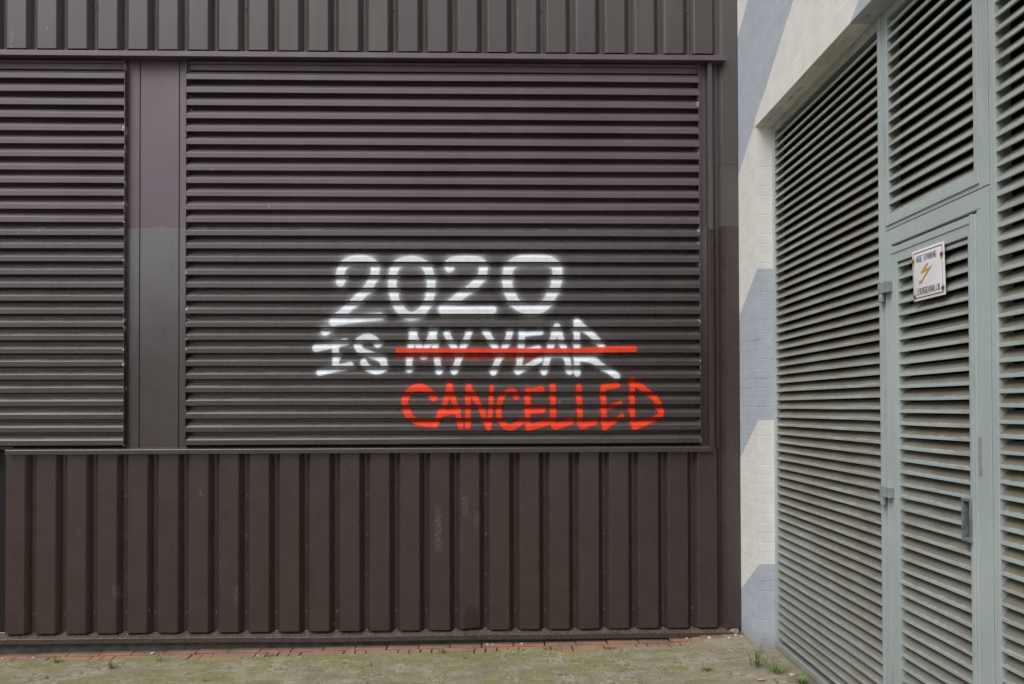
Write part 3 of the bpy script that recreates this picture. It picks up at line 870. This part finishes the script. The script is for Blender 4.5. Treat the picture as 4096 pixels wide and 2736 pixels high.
for z in (2.135, 1.208):
    m = MB()
    m.box((XL - .030, -1.674, z), (XL - .0045, -1.5985, z + .049), .002)
    m.cyl((XL - .019, -1.6125, z - .036), .0125, .0365, n=20)
    m.cyl((XL - .019, -1.6125, z - .040), .0095, .0042, n=16)
    part(m, 'hinge', M['hinge_grey'], K, parent=leaf)
m = MB()
y0, y1, z0, z1 = -2.131, -2.184, 1.108, 1.272
m.box((XL - .016, y0 - .007, z0), (XL + .02, y0, z1), .0015)
m.box((XL - .016, y1, z0), (XL + .02, y1 + .010, z1), .0015)
m.box((XL - .0155, y1 + .0102, z1 - .011), (XL + .02, y0 - .0072, z1), .0012)
m.box((XL - .0155, y1 + .0102, z0), (XL + .02, y0 - .0072, z0 + .014), .0012)
m.box((XL + .021, y1, z0), (XL + .024, y0, z1))
part(m, 'door_pull', M['handle_grey'], K, parent=leaf, label='recessed steel pull worn to bare metal')
m = MB(); m.box((XL - .0015, -2.2262, 1.367), (XL + .0018, -2.2078, 1.504), .0008)
part(m, 'lock_plate', M['bare_steel'], K, parent=leaf)
# second fixed louvre, running out of the picture
m = MB(); frame(m, -2.2785, -3.556, .045, 3.434, .0305, .045, .068, .044)
p2 = part(m, 'louvre_panel', M['grey_frame'], K, label='grey louvre panel at the picture\'s right edge')
part(grey_slats(-2.309, -3.511, 1.612 - 27 * GP, 61, 1.6), 'slats', M['grey_blade'], K, parent=p2)
backing(-2.280, -3.555, .05, 3.43, p2)
m = MB(); m.box((XL + .02, YB + .001, -.3), (XR + D - .002, YA - .001, .0445))
part(m, 'threshold', M['plinth'], K)

# =================================================================== warning sign
SX = XL - .015
S = thing('warning_sign', (SX, -1.92, 2.066),
          'white enamel high-voltage sign with ochre lightning arrow on the louvred door', 'sign')
LC = [(-1.838, 2.276), (-2.045, 2.274), (-2.052, 2.061), (-1.849, 2.062)]   # TL TR BR BL in (y, z)
def on_sign(u, v, x=0.0):
    """u 0..1 left to right, v 0..1 bottom to top"""
    tl, tr_, br, bl = LC
    y = (bl[0] * (1 - u) + br[0] * u) * (1 - v) + (tl[0] * (1 - u) + tr_[0] * u) * v
    z = (bl[1] * (1 - u) + br[1] * u) * (1 - v) + (tl[1] * (1 - u) + tr_[1] * u) * v
    dome = .004 * (1 - (2 * u - 1) ** 4) * (1 - (2 * v - 1) ** 4)
    return (SX - dome - x, y, z)
mb = MB(); N = 20
vs = [on_sign(i / N, j / N) for j in range(N + 1) for i in range(N + 1)]
k = len(vs)
vs += [(p[0] + .0022, p[1], p[2]) for p in vs]
fs = []
for j in range(N):
    for i in range(N):
        a = j * (N + 1) + i; fs.append((a, a + 1, a + N + 2, a + N + 1)); fs.append((a + k, a + N + 1 + k, a + N + 2 + k, a + 1 + k))
rim = [i for i in range(N + 1)] + [j * (N + 1) + N for j in range(1, N + 1)] + [N * (N + 1) + i for i in range(N - 1, -1, -1)] + [j * (N + 1) for j in range(N - 1, 0, -1)]
for a, b in zip(rim, rim[1:] + rim[:1]): fs.append((b, a, a + k, b + k))
mb.add(vs, fs)
part(mb, 'plate', M['enamel'], S, smooth=False)
def decal(polys, name, mat, lift=.0007, label=None):
    m = MB()
    for p in polys:
        # subdivide along edges so that the piece follows the domed plate
        m.face([on_sign(u, v, lift) for u, v in p])
    return part(m, name, mat, S, recalc=False, label=label)
def band(u0, v0, u1, v1, n=16):
    out = []
    for i in range(n):
        if u1 - u0 > v1 - v0:
            a, b = u0 + (u1 - u0) * i / n, u0 + (u1 - u0) * (i + 1) / n; out.append([(a, v0), (b, v0), (b, v1), (a, v1)])
        else:
            a, b = v0 + (v1 - v0) * i / n, v0 + (v1 - v0) * (i + 1) / n; out.append([(u0, a), (u1, a), (u1, b), (u0, b)])
    return out
decal(band(.045, .047, .955, .063) + band(.045, .933, .955, .950) + band(.040, .05, .047, .945) + band(.945, .05, .952, .945), 'border', M['black'])
VS = lambda P: [[(u, .31 + (v - .2) * .717) for u, v in p] for p in P]
decal(VS([[(.47, .70), (.57, .725), (.435, .545), (.285, .50)], [(.285, .50), (.435, .545), (.655, .595), (.62, .555)] , [(.285, .50), (.60, .545), (.655, .595)],
       [(.50, .53), (.655, .595), (.345, .25), (.285, .27)], [(.215, .195), (.33, .215), (.37, .275), (.265, .30)]][:1] +
      [[(.285, .50), (.36, .485), (.52, .535), (.665, .62), (.43, .555)], [(.505, .53), (.665, .62), (.36, .275), (.30, .285)], [(.215, .205), (.345, .225), (.375, .30), (.345, .275), (.285, .30), (.255, .31)]]),
      'lightning_arrow', M['ochre'])
# condensed block lettering drawn stroke by stroke (cell 0..1 x 0..1)
GL = {
 'H': [[(0, 0), (0, 1)], [(1, 0), (1, 1)], [(0, .5), (1, .5)]], 'O': [[(0, .15), (0, .85), (.3, 1), (.7, 1), (1, .85), (1, .15), (.7, 0), (.3, 0), (0, .15)]],
 'G': [[(1, .8), (.75, 1), (.25, 1), (0, .85), (0, .15), (.25, 0), (.75, 0), (1, .15), (1, .48), (.55, .48)]], 'E': [[(1, 1), (0, 1), (0, 0), (1, 0)], [(0, .52), (.8, .52)]],
 'S': [[(1, .82), (.75, 1), (.25, 1), (0, .85), (0, .62), (1, .38), (1, .15), (.75, 0), (.25, 0), (0, .18)]], 'P': [[(0, 0), (0, 1), (.75, 1), (1, .87), (1, .62), (.75, .48), (0, .48)]],
 'A': [[(0, 0), (.42, 1), (.58, 1), (1, 0)], [(.15, .3), (.85, .3)]], 'N': [[(0, 0), (0, 1), (1, 0), (1, 1)]], 'I': [[(.5, 0), (.5, 1)]], 'L': [[(0, 1), (0, 0), (1, 0)]],
 'V': [[(0, 1), (.45, 0), (.55, 0), (1, 1)]], 'R': [[(0, 0), (0, 1), (.75, 1), (1, .87), (1, .62), (.75, .48), (0, .48)], [(.55, .48), (1, 0)]], 'J': [[(1, 1), (1, .15), (.75, 0), (.25, 0), (0, .15)]],
 'K': [[(0, 0), (0, 1)], [(1, 1), (0, .42)], [(.3, .58), (1, 0)]]}
def lettering(text, u0, u1, v0, v1, sw):
    units = sum(.55 if c in 'I' else (.8 if c == ' ' else 1) for c in text) + .42 * (len(text) - 1)
    cw = (u1 - u0) / units; u = u0; polys = []
    for c in text:
        w = cw * (.55 if c == 'I' else (.8 if c == ' ' else 1))
        for st_ in GL.get(c, []):
            for (a, b) in zip(st_[:-1], st_[1:]):
                A_ = Vector((u + a[0] * w, v0 + a[1] * (v1 - v0))); B_ = Vector((u + b[0] * w, v0 + b[1] * (v1 - v0)))
                d = (B_ - A_).normalized(); n_ = Vector((-d[1], d[0])) * sw; e = d * sw * .7
                polys.append([tuple(A_ - n_ - e), tuple(B_ - n_ + e), tuple(B_ + n_ + e), tuple(A_ + n_ - e)])
        u += w + cw * .42
    return polys
decal(lettering('HOGE SPANNING', .155, .79, .752, .868, .0052), 'lettering', M['black'], .0009, label='black words HOGE SPANNING')
decal(lettering('LEVENSGEVAARLIJK', .135, .865, .115, .228, .0052), 'lettering', M['black'], .0009, label='black words LEVENSGEVAARLIJK')
for (u, v) in ((.042, .80), (.930, .77), (.040, .10), (.940, .14)):
    p = on_sign(u, v); m = MB()
    m.cyl((p[0] - .0030, p[1], p[2]), .0042, .0130, axis=0, n=10)
    part(m, 'screw', M['rust'], S)

# =================================================================== ground
xs = list(np.concatenate([[-300, -120, -50, -22, -12, -8], np.arange(-5.0, -3.6, .12), np.arange(-3.6, 2.2, .022), [2.3, 4, 8, 20, 60, 300]]))
ys = list(np.concatenate([[-400, -150, -60, -25, -12, -7], np.arange(-4.5, -1.2, .12), np.arange(-1.2, .03, .016), [.06, .15, .3]]))
V = []; Fq = []
for y in ys:
    for x in xs:
        z = ground_z(x, y)
        near = 1 if (-5 < x < 2.2 and y > -3) else 0
        if near:
            z += .0075 * mnoise.noise(Vector((x * 3.1, y * 3.1, 0))) + .0042 * mnoise.noise(Vector((x * 13, y * 13, 2))) + .0022 * mnoise.noise(Vector((x * 41, y * 41, 5)))
            # the moss and sand thin out over the clinker strip by the wall
            e = y + .055 * mnoise.noise(Vector((x * 2.4, y * 2, 9))) + .022 * mnoise.noise(Vector((x * 9, y * 9, 4)))
            fade = min(max((1.36 - x) / .22, 0), 1)
            t = min(max((e + .185) / .09, 0), 1) * fade
            z -= .045 * t * t * (3 - 2 * t)
        V.append((x, y, z))
nx = len(xs)
for j in range(len(ys) - 1):
    for i in range(nx - 1):
        a = j * nx + i; Fq.append((a, a + 1, a + nx + 1, a + nx))
me = bpy.data.meshes.new('ground'); me.from_pydata(V, [], Fq); me.materials.append(M['ground'])
me.polygons.foreach_set('use_smooth', [True] * len(me.polygons))
g = bpy.data.objects.new('ground', me); C.objects.link(g); g['kind'] = 'structure'

# clinker strip along the foot of the metal wall
mb = MB()
def brick(x0, x1, y0, y1, dz=0):
    zc = ground_z((x0 + x1) / 2, 0) - .004 + dz + random.uniform(-.0028, .0022)
    jx = random.uniform(-.002, .002); tl = random.uniform(-.002, .002)
    bm_ = MB(); bm_.box((x0 + .0028, y0 + .0028, zc - .05), (x1 - .0028, y1 - .0028, zc), .0035)
    sh = random.uniform(-.006, .006)
    bm_.v = [(v[0] + jx + (v[1] - y0) * sh * 4, v[1] + random.uniform(-.0006, .0006), v[2] + (v[0] - (x0 + x1) / 2) * tl * 5) for v in bm_.v]
    mb.add(bm_.v, bm_.f)
x = -5.0
while x < 1.62:
    brick(x, x + .211, -.078, -.006, .004); x += .212 + random.uniform(-.001, .002)
x = -5.0
while x < 1.36:
    if random.random() < .22:
        # a pair of stretchers laid among the headers
        brick(x, x + .213, -.152, -.081)
        brick(x + .074 if random.random() < .5 else x - .0, x + .213, -.225, -.154)
        brick(x, x + .213, -.300, -.228)
        x += .2155
    else:
        brick(x, x + .0715, -.294 + random.uniform(-.004, .004), -.081); x += .0725 + random.uniform(-.0006, .0012)
st_ = mb.build('paving_strip', M['clinker'], org=(0, 0, 0), recalc=True); st_['kind'] = 'structure'
mb = MB()
nseg = 40
for i in range(nseg):
    x0, x1 = -5.2 + 6.86 * i / nseg, -5.2 + 6.86 * (i + 1) / nseg
    za, zb_ = ground_z(x0, 0) - .016, ground_z(x1, 0) - .016
    mb.face([(x0, -.33, za), (x1, -.33, zb_), (x1, .05, zb_), (x0, .05, za)])
so = mb.build('soil_bed', M['soil'], org=(0, 0, 0), recalc=False); so['kind'] = 'structure'

def top_z(x, y):
    """height of the walking surface (sheet or clinker)"""
    z = ground_z(x, y)
    if y > -.20 and x < 1.3: return z - .004
    return z + .0075 * mnoise.noise(Vector((x * 3.1, y * 3.1, 0))) + .0042 * mnoise.noise(Vector((x * 13, y * 13, 2)))

# loose sand grains and crumbs
mb = MB()
for i in range(9000):
    x = random.uniform(-3.5, 1.75); y = -random.random() ** 1.2 * 1.15 - .10
    if y > -.24 and random.random() < .75 and x < 1.2: continue
    if mnoise.noise(Vector((x * 1.6, y * 3, 3))) < random.uniform(-.45, .25): continue
    s = random.choice((.0012, .0016, .002, .0026, .0034)); z = top_z(x, y) + s * .3
    a = random.random() * 6.28
    pts = [(x + s * math.cos(a + k * 2.09), y + s * math.sin(a + k * 2.09), z - s * .5) for k in range(3)] + [(x, y, z + s * random.uniform(.5, 1))]
    mb.add(pts, [(0, 1, 3), (1, 2, 3), (2, 0, 3)])
sg = mb.build('sand_grains', M['grain'], org=(0, 0, 0)); sg['kind'] = 'stuff'

def blade(m, x, y, z, L, w, az, bend, n=5):
    """one grass blade: a narrow folded strip that arches over"""
    dx, dy = math.cos(az), math.sin(az); px, py = -dy, dx
    vs = []
    for i in range(n + 1):
        t = i / n; th = bend * t
        out = L * (t * math.sin(th * .75)); up_ = L * t * math.cos(th * .6)
        ww = w * (1 - t) ** .7 * (.55 + .45 * math.sin(min(1, t * 2.2) * 1.57))
        c = Vector((x + dx * out, y + dy * out, z + up_))
        vs += [(c[0] - px * ww, c[1] - py * ww, c[2]), (c[0] - dx * ww * .35, c[1] - dy * ww * .35, c[2] - ww * .35), (c[0] + px * ww, c[1] + py * ww, c[2])]
    fs = []
    for i in range(n):
        a = i * 3; fs += [(a, a + 1, a + 4, a + 3), (a + 1, a + 2, a + 5, a + 4)]
    m.add(vs, fs)

# short grass and moss shoots in the joints (uncountable)
mb = MB()
for i in range(1500):
    cx, cy = random.uniform(-3.5, 1.5), -random.random() ** 1.1 * 1.0 - .20
    row = round(cy / .072) * .072
    cy = row + random.gauss(0, .012)
    if mnoise.noise(Vector((cx * 2.2, cy * 5, 7))) < .12: continue
    for q in range(random.randint(1, 4)):
        blade(mb, cx + random.gauss(0, .010), cy + random.gauss(0, .006), top_z(cx, cy) - .003, random.uniform(.006, .017), random.uniform(.0007, .0014), random.random() * 6.28, random.uniform(.6, 1.9), 3)
jg = mb.build('joint_grass', M['grass'], org=(0, 0, 0), recalc=False); jg['kind'] = 'stuff'

# grass tufts one can tell apart
def tuft(x, y, n, L, spread, w, label, lean=None):
    m = MB(); z = top_z(x, y) - .006
    for i in range(n):
        r = abs(random.gauss(0, spread * .35)); a = random.random() * 6.28
        az = a + random.uniform(-.7, .7) if lean is None or random.random() < .4 else lean + random.uniform(-.6, .6)
        blade(m, x + r * math.cos(a), y + r * math.sin(a) * .6, z, L * 1.2 * random.uniform(.45, 1.08), w * 1.3 * random.uniform(.7, 1.2), az, random.uniform(.3, 1.9), 6)
    o = m.build('grass_tuft', M['grass'], org=(x, y, z), recalc=False)
    tag(o, label, 'weed', 'grass tufts on the paving')
T = [
 (-2.87, -.20, 22, .055, .05, .0022, 'bushy grass tuft on the red strip, leftmost tuft beside the metal wall'),
 (-2.44, -.33, 24, .060, .05, .0023, 'spreading grass tuft on sand, below the scuffed rib left of the pillar'),
 (-2.19, -.22, 9, .060, .03, .0018, 'thin upright grass tuft beside a round pale stone'),
 (-2.95, -.45, 10, .022, .04, .0018, 'tiny flat grass tuft at the bottom left corner'),
 (-2.74, -.47, 14, .026, .04, .0019, 'low double grass tuft in a joint near the bottom left edge'),
 (-1.91, -.46, 7, .045, .03, .0016, 'sparse grass tuft with one leaning stem, under the pillar'),
 (-1.75, -.56, 18, .026, .045, .0019, 'wide low grass tuft at the picture bottom, right of the pillar'),
 (-1.66, -.51, 9, .024, .04, .0018, 'small flat grass tuft right of the wide low one'),
 (-1.50, -.16, 18, .050, .06, .0019, 'two-headed grass tuft rising from the red clinkers, left of centre'),
 (-.80, -.37, 12, .030, .05, .0019, 'small dark grass tuft alone on open sand, left of centre'),
 (-.80, -.60, 9, .024, .04, .0018, 'tiny grass tuft at the bottom edge, left of centre'),
 (-.59, -.19, 10, .022, .035, .0018, 'flat grass tuft at the clinker edge before the dented rib'),
 (-.36, -.17, 17, .048, .05, .0019, 'grass tuft with a long slanting blade below the dented rib'),
 (-.22, -.30, 8, .048, .025, .0016, 'thin upright grass tuft on moss right of the dented rib'),
 (.31, -.14, 10, .045, .04, .0017, 'upright grass tuft on the clinker edge right of centre'),
 (.38, -.16, 12, .024, .05, .0019, 'low bright grass tuft touching an upright one, right of centre'),
 (.74, -.17, 15, .050, .035, .0018, 'tall thin grass tuft at the red strip, right half'),
 (.61, -.27, 9, .020, .05, .0018, 'small flat grass tuft in front of the tall thin one'),
 (1.13, -.28, 12, .022, .045, .0018, 'broad flat grass tuft on sand near the corner'),
 (1.25, -.60, 44, .036, .05, .0024, 'broad leafy grass patch before the brick pier'),
 (1.545, -.62, 26, .165, .06, .0030, 'tallest grass tuft, at the foot of the brick pier'),
 (1.63, -.72, 34, .085, .06, .0028, 'dense leaning grass tuft between pier and louvre'),
 (1.70, -.88, 30, .105, .06, .0026, 'grass tuft at the bottom edge touching the louvre base'),
 (1.39, -.77, 6, .055, .02, .0014, 'single wispy grass tuft left of the tallest one')]
for t in T: tuft(*t)

# pale stones
def stone(x, y, r, label, sq=.72):
    bm = bmesh.new(); bmesh.ops.create_icosphere(bm, subdivisions=2, radius=1)
    ph = random.random() * 90; ax = random.uniform(.75, 1.25)
    for v in bm.verts:
        k = 1 + .30 * mnoise.noise(v.co * 1.3 + Vector((ph, 0, 0))) + .10 * mnoise.noise(v.co * 3.1 + Vector((0, ph, 0)))
        v.co = Vector((v.co[0] * ax * k, v.co[1] * k / ax, v.co[2] * sq * k)) * r
    me = bpy.data.meshes.new('pebble'); bm.to_mesh(me); bm.free(); me.materials.append(M['pebble'])
    o = bpy.data.objects.new('pebble', me); C.objects.link(o)
    o.location = (x, y, top_z(x, y) + r * sq * .72); o.rotation_euler = (0, 0, random.random() * 6)
    tag(o, label, 'stone', 'pale stones on the paving')
for s in [(-2.31, -.075, .0125, 'largest round pale stone, on the red strip left of the pillar'),
          (-3.075, -.10, .0085, 'pale stone right of another at the far left clinkers'),
          (-3.275, -.10, .0090, 'leftmost pale stone on the red clinkers'),
          (-1.585, -.15, .0060, 'small pale stone left of the two-headed grass tuft'),
          (-.075, -.045, .0090, 'left one of two touching pale stones under the rail'),
          (-.040, -.047, .0080, 'whiter right one of two touching stones under the rail'),
          (.160, -.045, .0090, 'single pale stone under the rail right of centre'),
          (1.285, -.050, .0095, 'flat white stone under the rail near the corner'),
          (1.43, -.085, .0120, 'long flat pale stone near the corner'),
          (1.555, -.115, .0105, 'greyish stone just left of the brick pier corner'),
          (1.615, -.075, .0125, 'biggest of the stones in the corner by the pier'),
          (1.645, -.100, .0085, 'small stone touching the brick pier in the corner'),
          (1.70, -.77, .0150, 'pale crumbly stone before the louvre base')]:
    stone(*s)
# dry leaf
m = MB(); lx, ly = 1.50, -.82; lz = top_z(lx, ly)
vs = []
for i in range(9):
    t = i / 8; w = .010 * math.sin(math.pi * min(1, t * 1.05 + .02)) ; c = .006 * math.sin(t * 3.1)
    vs += [(lx - .030 + .06 * t, ly - w, lz + .006 + c), (lx - .030 + .06 * t, ly, lz + .003 + c), (lx - .030 + .06 * t, ly + w, lz + .008 + c)]
fs = []
for i in range(8):
    a = i * 3; fs += [(a, a + 1, a + 4, a + 3), (a + 1, a + 2, a + 5, a + 4)]
m.add(vs, fs)
lf = m.build('dry_leaf', M['leaf'], org=(lx, ly, lz), recalc=False)
tag(lf, 'curled yellow-brown dry leaf on the sand before the pier', 'leaf')

# =================================================================== light, sky, camera
w = bpy.data.worlds.new('World'); sc.world = w; w.use_nodes = True
nt = w.node_tree; nt.nodes.clear()
sky = nt.nodes.new('ShaderNodeTexSky'); sky.sky_type = 'NISHITA'; sky.sun_disc = False
SUN_EL, SUN_AZ = R(54), R(-132)           # azimuth from +Y, clockwise: from the left, behind the camera
sky.sun_elevation = SUN_EL; sky.sun_rotation = SUN_AZ
sky.air_density = 1.0; sky.dust_density = 4.0; sky.ozone_density = 1.0
hs = nt.nodes.new('ShaderNodeHueSaturation'); hs.inputs['Saturation'].default_value = .45
bg = nt.nodes.new('ShaderNodeBackground'); bg.inputs['Strength'].default_value = .12
wo = nt.nodes.new('ShaderNodeOutputWorld')
nt.links.new(sky.outputs[0], hs.inputs['Color']); nt.links.new(hs.outputs[0], bg.inputs[0]); nt.links.new(bg.outputs[0], wo.inputs[0])
sd = bpy.data.lights.new('sun', 'SUN'); sd.energy = 1.6; sd.angle = R(50); sd.color = (1.0, 1.0, 1.0)
so_ = bpy.data.objects.new('sun', sd); C.objects.link(so_)
sv = Vector((math.sin(SUN_AZ) * math.cos(SUN_EL), math.cos(SUN_AZ) * math.cos(SUN_EL), math.sin(SUN_EL)))
so_.rotation_euler = sv.to_track_quat('Z', 'Y').to_euler(); so_.location = sv * 20

cd = bpy.data.cameras.new('camera'); cam = bpy.data.objects.new('camera', cd); C.objects.link(cam)
cd.sensor_width = 36; cd.lens = 2730 / 4096 * 36; cd.shift_y = 230 / 4096; cd.clip_end = 2000; cd.clip_start = .05
cam.matrix_world = Matrix.Translation((0, -4.70, 1.62)) @ Matrix.Rotation(R(-1.2), 4, 'Z') @ Matrix.Rotation(R(90.67), 4, 'X') @ Matrix.Rotation(-.003, 4, 'Z')
sc.camera = cam
sc.view_settings.view_transform = 'Standard'; sc.view_settings.look = 'None'
sc.view_settings.gamma = 1; sc.view_settings.exposure = 0.22
sc.render.engine = 'CYCLES'
sc.cycles.max_bounces = 8; sc.cycles.transparent_max_bounces = 16
